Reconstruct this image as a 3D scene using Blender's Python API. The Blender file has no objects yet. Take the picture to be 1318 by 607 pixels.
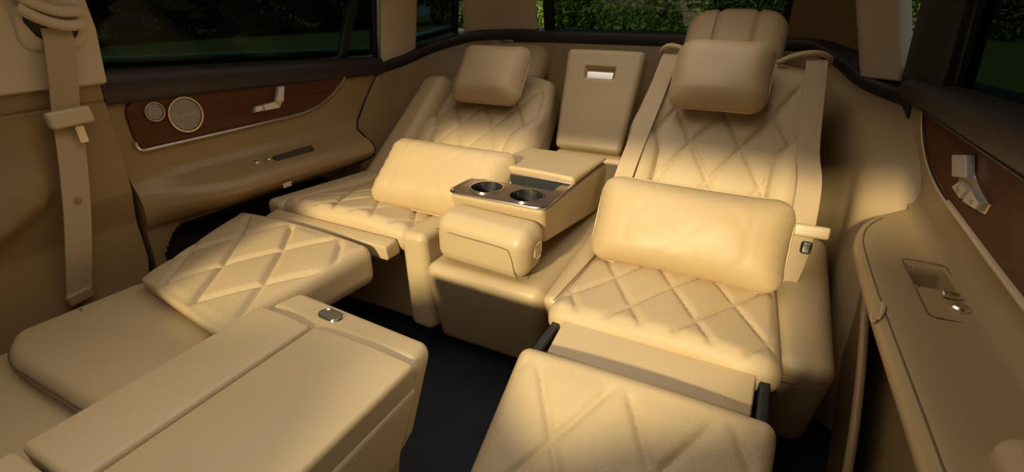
import bpy, math, random
import numpy as np
from mathutils import Vector, Euler

C = bpy.context.scene
COL = C.collection
PI = math.pi
random.seed(7)

# ------------------------------------------------------------------ camera
cam_d = bpy.data.cameras.new('camera')
cam_d.sensor_width = 36.0
cam_d.lens = 640.0 / 1318.0 * 36.0
cam_d.clip_start = 0.02
cam = bpy.data.objects.new('camera', cam_d)
COL.objects.link(cam)
cam.location = (0, 0, 1.05)
cam.rotation_euler = (math.radians(90 - 25.22), 0, math.radians(27.03))
C.camera = cam

# ------------------------------------------------------------------ world, sun, exposure
C.view_settings.view_transform = 'Standard'
C.view_settings.look = 'None'
C.view_settings.gamma = 1.0
C.view_settings.use_curve_mapping = False
C.view_settings.exposure = 0.0
C.cycles.use_denoising = True
C.cycles.max_bounces = 8
C.cycles.transparent_max_bounces = 12
w = bpy.data.worlds.new('overcast sky')
C.world = w
w.use_nodes = True
bg = w.node_tree.nodes['Background']
bg.inputs[0].default_value = (0.80, 0.86, 1.0, 1)
bg.inputs[1].default_value = 0.24


def light(kind, name, loc, direction, energy, color, **kw):
    d = bpy.data.lights.new(name, kind)
    d.energy = energy
    d.color = color
    for k, v in kw.items():
        setattr(d, k, v)
    o = bpy.data.objects.new(name, d)
    COL.objects.link(o)
    o.location = loc
    o.rotation_euler = Vector(direction).to_track_quat('-Z', 'Y').to_euler()
    return o


SUN_DIR = Vector((0.06, 0.93, -0.36)).normalized()
light('SUN', 'low_sun', (0, -6, 4), SUN_DIR, 4.8, (1.0, 0.84, 0.52), angle=math.radians(3.5))
# added soft fill under the closed roof
light('AREA', 'added_roof_fill', (-0.50, 0.72, 1.32), (0, 0.0, -1), 5.4, (1.0, 0.93, 0.83), shape='RECTANGLE', size=1.0, size_y=1.9, spread=math.radians(130))


# ------------------------------------------------------------------ materials
def mat(name, col, rough=0.5, metal=0.0, bump=None, var=0.0, spec=0.5, coat=0.0, emit=None):
    m = bpy.data.materials.new(name)
    m.use_nodes = True
    nt = m.node_tree
    b = nt.nodes['Principled BSDF']
    b.inputs['Base Color'].default_value = (*col, 1)
    b.inputs['Roughness'].default_value = rough
    b.inputs['Metallic'].default_value = metal
    b.inputs['Specular IOR Level'].default_value = spec
    b.inputs['Coat Weight'].default_value = coat
    tc = nt.nodes.new('ShaderNodeTexCoord')
    if var:
        nz = nt.nodes.new('ShaderNodeTexNoise')
        nz.inputs['Scale'].default_value = 9
        nz.inputs['Detail'].default_value = 4
        nt.links.new(tc.outputs['Object'], nz.inputs['Vector'])
        rp = nt.nodes.new('ShaderNodeValToRGB')
        rp.color_ramp.elements[0].position = 0.3
        rp.color_ramp.elements[1].position = 0.7
        rp.color_ramp.elements[0].color = (*[c * (1 - var) for c in col], 1)
        rp.color_ramp.elements[1].color = (*[min(1, c * (1 + var)) for c in col], 1)
        nt.links.new(nz.outputs['Fac'], rp.inputs[0])
        nt.links.new(rp.outputs[0], b.inputs['Base Color'])
    if bump:
        kind, scale, strength = bump
        if kind == 'voronoi':
            t = nt.nodes.new('ShaderNodeTexVoronoi')
            out = t.outputs['Distance']
        elif kind == 'wave':
            t = nt.nodes.new('ShaderNodeTexWave')
            t.bands_direction = 'Z'
            out = t.outputs['Fac']
        else:
            t = nt.nodes.new('ShaderNodeTexNoise')
            t.inputs['Detail'].default_value = 3
            out = t.outputs['Fac']
        t.inputs['Scale'].default_value = scale
        nt.links.new(tc.outputs['Object'], t.inputs['Vector'])
        bp = nt.nodes.new('ShaderNodeBump')
        bp.inputs['Strength'].default_value = strength
        bp.inputs['Distance'].default_value = 0.002
        nt.links.new(out, bp.inputs['Height'])
        nt.links.new(bp.outputs[0], b.inputs['Normal'])
    return m


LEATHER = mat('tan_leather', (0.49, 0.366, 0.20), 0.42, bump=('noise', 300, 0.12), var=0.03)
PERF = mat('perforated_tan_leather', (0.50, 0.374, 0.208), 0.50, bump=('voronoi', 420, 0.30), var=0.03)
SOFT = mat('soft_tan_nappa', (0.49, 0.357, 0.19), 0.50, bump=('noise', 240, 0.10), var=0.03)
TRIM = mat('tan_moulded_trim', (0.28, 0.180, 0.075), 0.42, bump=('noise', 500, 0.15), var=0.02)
DOORL_LIT = mat('door_leather_lightened', (0.40, 0.285, 0.145), 0.42, bump=('noise', 400, 0.12), var=0.02)  # right-side leather, colour lightened for the brighter light on that side
PILLAR = mat('beige_pillar_trim', (0.66, 0.53, 0.36), 0.65, bump=('noise', 700, 0.12))
DARK = mat('dark_brown_belt_trim', (0.030, 0.019, 0.017), 0.48, bump=('noise', 400, 0.15))
BLACK = mat('black_trim', (0.008, 0.009, 0.011), 0.5)
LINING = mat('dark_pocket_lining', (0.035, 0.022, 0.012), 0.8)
SEAMC = mat('dark_seam_thread', (0.16, 0.10, 0.05), 0.7)
CHROME = mat('brushed_chrome', (0.82, 0.78, 0.72), 0.22, metal=1.0)
SILVER = mat('satin_silver', (0.78, 0.74, 0.68), 0.35, metal=0.55)
METAL2 = mat('satin_bronze_metal', (0.62, 0.52, 0.40), 0.35, metal=1.0)
GRILLE = mat('speaker_grille', (0.36, 0.32, 0.26), 0.4, metal=0.7, bump=('voronoi', 420, 0.8))
TRAY = mat('dark_bronze_tray', (0.24, 0.16, 0.115), 0.28, metal=0.7, coat=0.4)
WEB = mat('tan_belt_webbing', (0.47, 0.345, 0.20), 0.75, bump=('noise', 600, 0.35))
TONGUE = mat('beige_plastic', (0.58, 0.44, 0.26), 0.35)
CARPET = mat('navy_black_carpet', (0.011, 0.013, 0.018), 0.95, bump=('noise', 300, 0.8), var=0.25)
GREENP = mat('green_body_paint', (0.12, 0.55, 0.46), 0.3, coat=0.6)
BARK = mat('bark', (0.10, 0.07, 0.045), 0.9, bump=('noise', 30, 0.6), var=0.3)
LAWN = mat('lawn', (0.09, 0.15, 0.035), 0.95, var=0.4)


def wood_mat():
    m = mat('red_brown_wood_veneer', (0.15, 0.055, 0.018), 0.5, coat=0.04, spec=0.25)
    nt = m.node_tree
    b = nt.nodes['Principled BSDF']
    tc = nt.nodes.new('ShaderNodeTexCoord')
    mp = nt.nodes.new('ShaderNodeMapping')
    mp.inputs['Scale'].default_value = (4, 2.0, 60)
    nz = nt.nodes.new('ShaderNodeTexNoise')
    nz.inputs['Scale'].default_value = 3
    nz.inputs['Detail'].default_value = 6
    rp = nt.nodes.new('ShaderNodeValToRGB')
    rp.color_ramp.elements[0].position = 0.3
    rp.color_ramp.elements[1].position = 0.75
    rp.color_ramp.elements[0].color = (0.060, 0.017, 0.004, 1)
    rp.color_ramp.elements[1].color = (0.115, 0.034, 0.008, 1)
    nt.links.new(tc.outputs['Object'], mp.inputs[0])
    nt.links.new(mp.outputs[0], nz.inputs['Vector'])
    nt.links.new(nz.outputs['Fac'], rp.inputs[0])
    nt.links.new(rp.outputs[0], b.inputs['Base Color'])
    return m


WOOD = wood_mat()


def glass_mat(name, tint, gloss=0.06):
    m = bpy.data.materials.new(name)
    m.use_nodes = True
    nt = m.node_tree
    nt.nodes.clear()
    out = nt.nodes.new('ShaderNodeOutputMaterial')
    mix = nt.nodes.new('ShaderNodeMixShader')
    tr = nt.nodes.new('ShaderNodeBsdfTransparent')
    gl = nt.nodes.new('ShaderNodeBsdfGlossy')
    tr.inputs[0].default_value = (*tint, 1)
    gl.inputs['Roughness'].default_value = 0.03
    mix.inputs[0].default_value = gloss
    nt.links.new(tr.outputs[0], mix.inputs[1])
    nt.links.new(gl.outputs[0], mix.inputs[2])
    nt.links.new(mix.outputs[0], out.inputs[0])
    return m


GLASS_SIDE = glass_mat('privacy_glass', (0.21, 0.26, 0.24), 0.008)
GLASS_REAR = glass_mat('tinted_rear_glass', (0.30, 0.38, 0.36), 0.02)


def leaf_mat(name, a, b_):
    m = mat(name, a, 0.6)
    nt = m.node_tree
    b = nt.nodes['Principled BSDF']
    g = nt.nodes.new('ShaderNodeNewGeometry')
    rp = nt.nodes.new('ShaderNodeValToRGB')
    rp.color_ramp.elements[0].color = (*a, 1)
    rp.color_ramp.elements[1].color = (*b_, 1)
    nt.links.new(g.outputs['Random Per Island'], rp.inputs[0])
    nt.links.new(rp.outputs[0], b.inputs['Base Color'])
    return m


LEAF = leaf_mat('dark_green_leaves', (0.015, 0.04, 0.015), (0.09, 0.14, 0.05))
LEAF2 = leaf_mat('bright_green_leaves', (0.05, 0.11, 0.012), (0.22, 0.30, 0.05))

# ------------------------------------------------------------------ mesh helpers
WL = {}


def link(o, parent=None, world=None):
    COL.objects.link(o)
    wl = Vector(world if world is not None else (0, 0, 0))
    if parent is not None:
        o.parent = parent
        o.location = wl - WL[parent.name]
    else:
        o.location = wl
    WL[o.name] = wl
    return o


def tag(o, label=None, cat=None, group=None, kind=None):
    for k, v in (('label', label), ('category', cat), ('group', group), ('kind', kind)):
        if v:
            o[k] = v
    return o


def empty(name, loc, label=None, cat=None, group=None, kind=None):
    o = bpy.data.objects.new(name, None)
    o.empty_display_size = 0.05
    link(o, None, loc)
    return tag(o, label, cat, group, kind)


class MB:
    """collects faces for ONE mesh object; several materials allowed"""

    def __init__(self):
        self.v = []
        self.f = []
        self.mi = []
        self.mats = []
        self.n = 0
        self.flat = []

    def add(self, vf, m, flat=False):
        v, f = vf
        if m not in self.mats:
            self.mats.append(m)
        k = self.mats.index(m)
        self.v.append(np.asarray(v, float).reshape(-1, 3))
        self.f += [tuple(i + self.n for i in q) for q in f]
        self.mi += [k] * len(f)
        self.flat += [flat] * len(f)
        self.n += len(self.v[-1])
        return self

    def build(self, name, parent=None, origin=None):
        V = np.vstack(self.v)
        if origin is None:
            origin = (V.min(0) + V.max(0)) / 2
            if parent is None:
                origin[2] = V[:, 2].min()
        origin = Vector([float(x) for x in origin])
        me = bpy.data.meshes.new(name)
        me.from_pydata((V - np.array(origin)).tolist(), [], self.f)
        for m in self.mats:
            me.materials.append(m)
        me.polygons.foreach_set('material_index', self.mi)
        me.polygons.foreach_set('use_smooth', [not x for x in self.flat])
        me.update()
        me.set_sharp_from_angle(angle=math.radians(38))
        o = bpy.data.objects.new(name, me)
        return link(o, parent, origin)


def part(name, vf, m, parent=None, flat=False):
    return MB().add(vf, m, flat).build(name, parent)


def ax(L, r, res, k=5):
    inner = L / 2 - r
    n = max(1, int(round(2 * inner / res)))
    mid = np.linspace(-inner, inner, n + 1) if inner > 1e-6 else np.array([0.0])
    e = r * np.tan(PI / 4 * np.arange(1, k + 1) / k)
    return np.concatenate([-(inner + e[::-1]), mid, inner + e])


def rbox(dims, r=0.02, res=0.03, disp=None, warp=None, k=5):
    dims = np.array(dims, float)
    r = min(r, dims.min() / 2 * 0.999)
    A = [ax(dims[i], r, res, k) for i in range(3)]
    inner = dims / 2 - r
    P, N, F = [], [], []
    key = {}

    def vid(q):
        c = np.clip(q, -inner, inner)
        d = q - c
        nn = d / np.linalg.norm(d)
        p = c + nn * r
        kk = tuple(np.round(p, 6) + 0.0)
        if kk not in key:
            key[kk] = len(P)
            P.append(p)
            N.append(nn)
        return key[kk]

    for a in range(3):
        b, c = (a + 1) % 3, (a + 2) % 3
        for s in (-1, 1):
            idx = np.zeros((len(A[b]), len(A[c])), int)
            for i, u in enumerate(A[b]):
                for j, v in enumerate(A[c]):
                    q = np.zeros(3)
                    q[a] = s * dims[a] / 2
                    q[b] = u
                    q[c] = v
                    idx[i, j] = vid(q)
            for i in range(len(A[b]) - 1):
                for j in range(len(A[c]) - 1):
                    q = (idx[i, j], idx[i + 1, j], idx[i + 1, j + 1], idx[i, j + 1])
                    if s < 0:
                        q = q[::-1]
                    if len(set(q)) == 4:
                        F.append(q)
                    elif len(set(q)) == 3:
                        F.append(tuple(dict.fromkeys(q)))
    P = np.array(P)
    N = np.array(N)
    if disp is not None:
        P = disp(P, N)
    if warp is not None:
        P = warp(P)
    return P, F


def tri(dims, c8):
    """trilinear map; corners in order x fastest: 000 100 010 110 001 101 011 111"""
    d = np.array(dims, float)
    c = np.array(c8, float).reshape(2, 2, 2, 3)  # [z][y][x]

    def f(P):
        t = P / d + 0.5
        x, y, z = t[:, 0:1], t[:, 1:2], t[:, 2:3]
        c00 = c[0, 0, 0] * (1 - x) + c[0, 0, 1] * x
        c01 = c[0, 1, 0] * (1 - x) + c[0, 1, 1] * x
        c10 = c[1, 0, 0] * (1 - x) + c[1, 0, 1] * x
        c11 = c[1, 1, 0] * (1 - x) + c[1, 1, 1] * x
        a = c00 * (1 - y) + c01 * y
        b = c10 * (1 - y) + c11 * y
        return a * (1 - z) + b * z
    return f


def rigid(loc, rot=(0, 0, 0)):
    M = np.array(Euler(rot).to_matrix())
    L = np.array(loc, float)
    return lambda P: P @ M.T + L


def frame(o, X, Y, Z):
    M = np.array([X, Y, Z], float)
    o = np.array(o, float)
    return lambda P: P @ M + o


def ss(a, b, x):
    t = np.clip((x - a) / (b - a), 0, 1)
    return t * t * (3 - 2 * t)


def quilt(u, v, s, t, w=0.055):
    a = u / s + v / t
    b = u / s - v / t
    ga = np.exp(-((a - np.round(a)) / w) ** 2)
    gb = np.exp(-((b - np.round(b)) / w) ** 2)
    puff = (np.abs(np.sin(PI * a)) * np.abs(np.sin(PI * b))) ** 0.5
    return np.maximum(ga, gb), puff


def tube(pts, r=0.002, n=6, closed=False):
    pts = [Vector(p) for p in pts]
    V, F = [], []
    m = len(pts)
    for i, p in enumerate(pts):
        if closed:
            d = pts[(i + 1) % m] - pts[i - 1]
        else:
            d = pts[min(i + 1, m - 1)] - pts[max(i - 1, 0)]
        d.normalize()
        up = Vector((0, 0, 1)) if abs(d.z) < 0.9 else Vector((0, 1, 0))
        a = d.cross(up).normalized()
        b = d.cross(a).normalized()
        for k in range(n):
            t = 2 * PI * k / n
            V.append(p + a * (r * math.cos(t)) + b * (r * math.sin(t)))
    for i in range(m if closed else m - 1):
        for k in range(n):
            j = (i + 1) % m
            F.append((i * n + k, i * n + (k + 1) % n, j * n + (k + 1) % n, j * n + k))
    if not closed:
        F.append(tuple(range(n))[::-1])
        F.append(tuple((m - 1) * n + k for k in range(n)))
    return np.array([tuple(v) for v in V]), F


def smooth_path(P, n=12):
    P = [np.array(p, float) for p in P]
    out = []
    for i in range(len(P) - 1):
        p0 = P[max(i - 1, 0)]
        p1, p2 = P[i], P[i + 1]
        p3 = P[min(i + 2, len(P) - 1)]
        for k in range(n):
            t = k / n
            out.append(0.5 * ((2 * p1) + (-p0 + p2) * t + (2 * p0 - 5 * p1 + 4 * p2 - p3) * t * t + (-p0 + 3 * p1 - 3 * p2 + p3) * t ** 3))
    out.append(P[-1])
    return out


def ribbon(pts, width, thick=0.002, wdir=(1, 0, 0), nx=4):
    """flat strap: centre line pts, width direction wdir (one, or one per point)"""
    pts = [np.array(p, float) for p in pts]
    m = len(pts)
    V, F = [], []
    for i, p in enumerate(pts):
        d = pts[min(i + 1, m - 1)] - pts[max(i - 1, 0)]
        d /= np.linalg.norm(d)
        w_ = np.array(wdir[i] if hasattr(wdir[0], '__len__') else wdir, float)
        w_ = w_ - d * (w_ @ d)
        w_ /= np.linalg.norm(w_)
        nrm = np.cross(w_, d)
        W = width[i] if hasattr(width, '__len__') else width
        for a, b in ((-.5, -.5), (.5, -.5), (.5, .5), (-.5, .5)):
            V.append(p + w_ * a * W + nrm * b * thick)
    for i in range(m - 1):
        for k in range(4):
            F.append((i * 4 + k, i * 4 + (k + 1) % 4, (i + 1) * 4 + (k + 1) % 4, (i + 1) * 4 + k))
    F.append((0, 1, 2, 3))
    F.append(tuple(4 * (m - 1) + k for k in (3, 2, 1, 0)))
    return np.array(V), F


def sheet(G, flip=False):
    """G: grid nu x nv x 3"""
    G = np.asarray(G, float)
    nu, nv = G.shape[:2]
    F = []
    for i in range(nu - 1):
        for j in range(nv - 1):
            q = (i * nv + j, (i + 1) * nv + j, (i + 1) * nv + j + 1, i * nv + j + 1)
            F.append(q[::-1] if flip else q)
    return G.reshape(-1, 3), F


def slab(outline, to3, depth, bev=0.002):
    """flat shape with real thickness: 2-D outline, to3(u, v, h) -> xyz; bevelled front edge"""
    n = len(outline)
    o = np.array(outline, float)
    c = o.mean(0)
    size = np.abs(o - c).max()
    inn = c + (o - c) * (1 - bev / size)
    V = [to3(u, v, 0) for u, v in o] + [to3(u, v, depth - bev) for u, v in o] + [to3(u, v, depth) for u, v in inn]
    F = [tuple(range(n))[::-1], tuple(range(2 * n, 3 * n))]
    for k in range(2):
        for i in range(n):
            j = (i + 1) % n
            F.append((k * n + i, k * n + j, (k + 1) * n + j, (k + 1) * n + i))
    return np.array(V, float), F


def rrect(cx, cy, w_, h, r, n=5):
    out = []
    for sx, sy, a0 in ((1, 1, 0), (-1, 1, 90), (-1, -1, 180), (1, -1, 270)):
        for k in range(n + 1):
            a = math.radians(a0 + 90 * k / n)
            out.append((cx + sx * (w_ / 2 - r) + r * math.cos(a), cy + sy * (h / 2 - r) + r * math.sin(a)))
    return out


def circ(cx, cy, r, n=32):
    return [(cx + r * math.cos(2 * PI * k / n), cy + r * math.sin(2 * PI * k / n)) for k in range(n)]


def ring(to3, cx, cy, ra, rb, h, n=40):
    """bevelled ring lying on a plane"""
    V, F = [], []
    prof = ((ra, 0), (ra, h), (rb, h), (rb, 0))
    for k in range(n):
        a = 2 * PI * k / n
        for rr, hh in prof:
            V.append(to3(cx + rr * math.cos(a), cy + rr * math.sin(a), hh))
    for k in range(n):
        j = (k + 1) % n
        for q in range(4):
            p = (q + 1) % 4
            F.append((k * 4 + q, j * 4 + q, j * 4 + p, k * 4 + p))
    return np.array(V, float), F


# ================================================================== SETTING
# floor of the cabin
FZ = 0.13
X0, X1 = -1.36, 0.34
part('floor', rbox((2.1, 3.6, 0.05), 0.01, 0.3, warp=rigid((-0.52, 0.7, FZ - 0.025))), CARPET)['kind'] = 'structure'

# ---- quarter panels and rear wall (plan curve shared)
QL_T = [(-1.385, 1.42, .79), (-1.345, 1.52, .800), (-1.32, 1.66, .822), (-1.27, 1.80, .862), (-1.18, 1.92, .895), (-1.06, 1.97, .905)]
QL_M = [(-1.385, 1.22, .50), (-1.335, 1.34, .50), (-1.30, 1.50, .52), (-1.26, 1.66, .55), (-1.18, 1.80, .60), (-1.06, 1.90, .62)]
QL_B = [(-1.40, 1.15, .13), (-1.35, 1.30, .13), (-1.32, 1.45, .13), (-1.28, 1.60, .13), (-1.20, 1.75, .13), (-1.06, 1.85, .13)]
QR_T = [(.36, 1.60, .79), (.300, 1.75, .797), (.218, 1.825, .824), (.157, 1.90, .866), (.08, 1.96, .898), (.0, 1.985, .900)]
QR_M = [(.36, 1.26, .60), (.245, 1.36, .60), (.225, 1.50, .60), (.19, 1.66, .61), (.13, 1.80, .62), (.0, 1.90, .62)]
QR_B = [(.36, 1.08, .13), (.235, 1.16, .13), (.225, 1.35, .13), (.20, 1.55, .13), (.14, 1.75, .13), (.0, 1.85, .13)]


def quarter(T, M, B, name, side):
    T, M, B = (np.array(smooth_path(q, 8)) for q in (T, M, B))
    rows = []
    for t in np.linspace(0, 1, 28):
        # quadratic blend through M at t = .5 with soft lip at the top
        a, b, c = (1 - t) * (1 - 2 * t), 4 * t * (1 - t), t * (2 * t - 1)
        rows.append(T * a + M * b + B * c)
    G = np.array(rows)
    lip = G[0:1].copy()
    lip[:, :, 0] += 0.02 * side
    lip[:, :, 1] += 0.012
    lip[:, :, 2] += 0.004
    G = np.vstack([lip, G])
    o = part(name, sheet(G, side > 0), DOORL_LIT if side > 0 else TRIM)  # right panel gets the lightened colour, left the darker trim
    o['kind'] = 'structure'
    return o


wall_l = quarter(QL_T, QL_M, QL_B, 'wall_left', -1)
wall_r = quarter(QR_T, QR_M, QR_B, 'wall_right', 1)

# rear wall below the back window
mb = MB()
g = []
for x in np.linspace(-1.07, .06, 24):
    g.append([(x, 1.985, .902), (x, 1.975, .90), (x, 1.96, .86), (x, 1.94, .75), (x, 1.90, .6), (x, 1.85, .13)])
mb.add(sheet(g, True), TRIM)
rear = mb.build('wall_rear')
rear['kind'] = 'structure'

# dark belt line running round the cabin
def belt_line(path, h, dep, name, side):
    pts = smooth_path(path, 8)
    V, F = [], []
    m = len(pts)
    prof = [(0.03, -h * .1), (0, 0), (-.006, h * .25), (-.007, h * .7), (-.002, h * .93), (.012, h), (dep, h * 1.05)]
    for i, p in enumerate(pts):
        d = np.array(pts[min(i + 1, m - 1)]) - np.array(pts[max(i - 1, 0)])
        d[2] = 0
        d /= np.linalg.norm(d)
        nn = np.array([d[1], -d[0], 0]) * side  # outward
        for a, b in prof:
            V.append(p + nn * a + np.array([0, 0, b]))
    k = len(prof)
    for i in range(m - 1):
        for j in range(k - 1):
            q = (i * k + j, (i + 1) * k + j, (i + 1) * k + j + 1, i * k + j + 1)
            F.append(q if side < 0 else q[::-1])
    o = part(name, (np.array(V), F), DARK)
    o['kind'] = 'structure'
    return o


belt_line(QL_T[1:] + [(-.9, 1.985, .907)], .040, .09, 'trim_1', -1)
belt_line([(.345, 1.66, .790)] + [(x, y, z) for x, y, z in QR_T[1:]] + [(-.1, 1.985, .900)], .040, .09, 'trim_2', 1)
belt_line([(-1.0, 1.974, .896), (-.52, 1.985, .896), (.0, 1.980, .896)], .050, .12, 'trim_3', -1)


# ---- pillars (upper trim)
def prism(path_b, path_t, name, m, thick=.03, ins=(0, 0)):
    """panel standing from lower edge path to upper edge path, with thickness outwards"""
    G = [[np.array(a) * (1 - t) + np.array(b) * t for t in np.linspace(0, 1, 6)] for a, b in zip(path_b, path_t)]
    G = np.array(G)
    c = np.array([-.52, 1.0, 0])
    out = G - c
    out[:, :, 2] = 0
    out /= np.linalg.norm(out, axis=2)[:, :, None]
    G2 = G + out * thick
    n, k = G.shape[:2]
    V = np.vstack([G.reshape(-1, 3), G2.reshape(-1, 3)])
    F = []
    o2 = n * k
    for i in range(n - 1):
        for j in range(k - 1):
            a, b, c_, d = i * k + j, (i + 1) * k + j, (i + 1) * k + j + 1, i * k + j + 1
            F += [(a, b, c_, d), (a + o2, d + o2, c_ + o2, b + o2)]
    for i in range(n - 1):
        a, b = i * k, (i + 1) * k
        F.append((a, a + o2, b + o2, b))
        a, b = i * k + k - 1, (i + 1) * k + k - 1
        F.append((a, b, b + o2, a + o2))
    for j in range(k - 1):
        a, b = j, j + 1
        F.append((a, b, b + o2, a + o2))
        a, b = (n - 1) * k + j, (n - 1) * k + j + 1
        F.append((a, a + o2, b + o2, b))
    o = part(name, (V, F), m)
    o['kind'] = 'structure'
    md = o.modifiers.new('b', 'BEVEL')
    md.width = .006
    md.segments = 3
    md.limit_method = 'ANGLE'
    return o


TOPZ = 1.30
prism(smooth_path([(-1.345, 1.545, .835), (-1.335, 1.60, .85), (-1.325, 1.735, .862)], 4),
      smooth_path([(-1.25, 1.50, TOPZ), (-1.245, 1.56, TOPZ), (-1.235, 1.70, TOPZ)], 4), 'wall_left_pillar', PILLAR, .05)
prism(smooth_path([(-1.21, 1.93, .93), (-1.10, 1.985, .94), (-.90, 2.0, .945)], 4),
      smooth_path([(-1.15, 1.85, TOPZ), (-1.08, 1.90, TOPZ), (-.92, 1.93, TOPZ)], 4), 'wall_rear_pillar_left', PILLAR, .05)
prism(smooth_path([(.0, 2.02, .925), (.12, 2.01, .915), (.27, 1.96, .84)], 4),
      smooth_path([(-.0, 1.95, TOPZ), (.07, 1.94, TOPZ), (.17, 1.90, TOPZ)], 4), 'wall_rear_pillar_right', TRIM, .05)  # darker trim colour carries the shade on this corner
prism(smooth_path([(.222, 1.85, .855), (.228, 1.80, .852), (.312, 1.775, .848)], 4),
      smooth_path([(.085, 1.85, TOPZ), (.090, 1.80, TOPZ), (.180, 1.77, TOPZ)], 4), 'wall_right_pillar', PILLAR, .05)

# windows
def window(name, b0, b1, t0, t1, gm, fr, fw=.02, bottom=True):
    """glass pane + frame bars, given lower and upper corner points"""
    e = empty(name, b0, kind='structure')
    b0, b1, t0, t1 = (np.array(q, float) for q in (b0, b1, t0, t1))
    nn = np.cross(b1 - b0, t0 - b0)
    nn /= np.linalg.norm(nn)
    V = [b0 + nn * .002, b1 + nn * .002, t1 + nn * .002, t0 + nn * .002, b0 - nn * .002, b1 - nn * .002, t1 - nn * .002, t0 - nn * .002]
    F = [(0, 1, 2, 3), (7, 6, 5, 4), (0, 4, 5, 1), (1, 5, 6, 2), (2, 6, 7, 3), (3, 7, 4, 0)]
    part('pane', (np.array(V), F), gm, e, True)
    mb = MB()
    for p, q in ((b0, b1), (b1, t1), (t1, t0), (t0, b0)):
        if not bottom and p is b0:
            continue
        L = np.linalg.norm(q - p)
        X = (q - p) / L
        Y = np.cross(nn, X)
        mb.add(rbox((L + fw, fw, fw * 1.1), .004, .3, warp=frame((p + q) / 2, X, Y, nn)), fr)
    mb.build('frame', e)
    return e


window('window_1', (-1.375, .58, .90), (-1.375, 1.545, .87), (-1.27, .58, TOPZ), (-1.27, 1.47, TOPZ), GLASS_SIDE, BLACK, .022, False)
window('window_2', (-1.36, 1.72, .89), (-1.25, 1.92, .94), (-1.27, 1.68, TOPZ), (-1.19, 1.87, TOPZ), GLASS_SIDE, BLACK, .02, False)
window('window_3', (-.87, 2.05, .93), (-.0, 2.05, .93), (-.87, 1.98, TOPZ), (-.0, 1.98, TOPZ), GLASS_REAR, BLACK, .035, False)
window('window_4', (.335, .25, .93), (.345, 1.36, .88), (.29, .25, TOPZ), (.30, 1.32, TOPZ), GLASS_SIDE, BLACK, .03, False)
# black division posts behind the side glass
part('wall_left_window_post', rbox((.02, .09, .46), .005, .1, warp=tri((.02, .09, .46), [(-1.39, 1.36, .87), (-1.37, 1.36, .87), (-1.39, 1.40, .87), (-1.37, 1.40, .87),
     (-1.29, 1.46, TOPZ), (-1.27, 1.46, TOPZ), (-1.29, 1.50, TOPZ), (-1.27, 1.50, TOPZ)])), BLACK)['kind'] = 'structure'
part('wall_right_window_post', rbox((.05, .32, .46), .01, .1, warp=tri((.05, .32, .46), [(.31, 1.36, .85), (.35, 1.36, .85), (.305, 1.74, .85), (.35, 1.74, .85),
     (.27, 1.32, TOPZ), (.31, 1.32, TOPZ), (.265, 1.66, TOPZ), (.31, 1.66, TOPZ)])), BLACK)['kind'] = 'structure'
part('wall_right_window_base', rbox((.10, .40, .14), .01, .1, warp=rigid((.37, 1.80, .82))), BLACK)['kind'] = 'structure'
# unseen closed roof; its front edge is set to cut off the sun
part('ceiling', rbox((1.75, 2.6, .04), .01, .3, warp=rigid((-.52, .95, 1.355))), PILLAR)['kind'] = 'structure'

# unseen panel added to block the sun, top edge shaped for the lit patches
prof = [(-1.45, 1.34), (-1.22, 1.33), (-1.17, 1.12), (-1.12, .97), (-1.0, .93), (-.86, .97), (-.74, 1.02), (-.62, 1.055), (-.50, 1.05), (-.42, .98), (-.33, .90), (-.25, .885), (-.15, .94), (-.05, .98), (.03, 1.03), (.065, 1.2), (.09, 1.34), (.42, 1.34)]
pr = [(p[0], p[1]) for p in smooth_path([(a - .045, b, 0) for a, b in prof], 5)]
n_ = len(pr)
V = [(x, y, z) for y in (-.84, -.74) for x, z in pr] + [(x, y, FZ) for y in (-.84, -.74) for x, z in pr]
F = []
for i in range(n_ - 1):
    F += [(i, i + 1, n_ + i + 1, n_ + i), (i, 2 * n_ + i, 2 * n_ + i + 1, i + 1), (n_ + i, n_ + i + 1, 3 * n_ + i + 1, 3 * n_ + i)]
part('sun_blocker_front', (np.array(V), F), LEATHER)['kind'] = 'structure'

# ================================================================== LEFT SLIDING DOOR
d1 = empty('door_1', (-1.36, 1.05, FZ), kind='structure')


def door_back(z, yb):
    """curved rear shut line"""
    return yb


def lx(z, prof):
    zs = [p[0] for p in prof]
    xs = [p[1] for p in prof]
    return float(np.interp(z, zs, xs))


PL = [(.13, -1.375), (.30, -1.37), (.44, -1.355), (.503, -1.345), (.507, -1.335), (.512, -1.318), (.522, -1.290), (.542, -1.255), (.562, -1.238), (.582, -1.240), (.600, -1.258), (.613, -1.290),
      (.632, -1.326), (.66, -1.340), (.70, -1.343), (.84, -1.347)]
SHUTL = [(.13, 1.30), (.40, 1.34), (.47, 1.36), (.52, 1.345), (.58, 1.335), (.62, 1.34), (.68, 1.39), (.75, 1.455), (.80, 1.51), (.84, 1.545)]


def pocket_l(y, z):
    """1 inside the map pocket opening"""
    # rounded slot from y .64 to 1.22, z .30 to .485
    cy, cz, hy, hz, r = .93, .392, .30, .102, .07
    dx = np.maximum(np.abs(y - cy) - (hy - r), 0)
    dz = np.maximum(np.abs(z - cz) - (hz - r), 0)
    return 1 - ss(r - .008, r, np.hypot(dx, dz))


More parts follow.
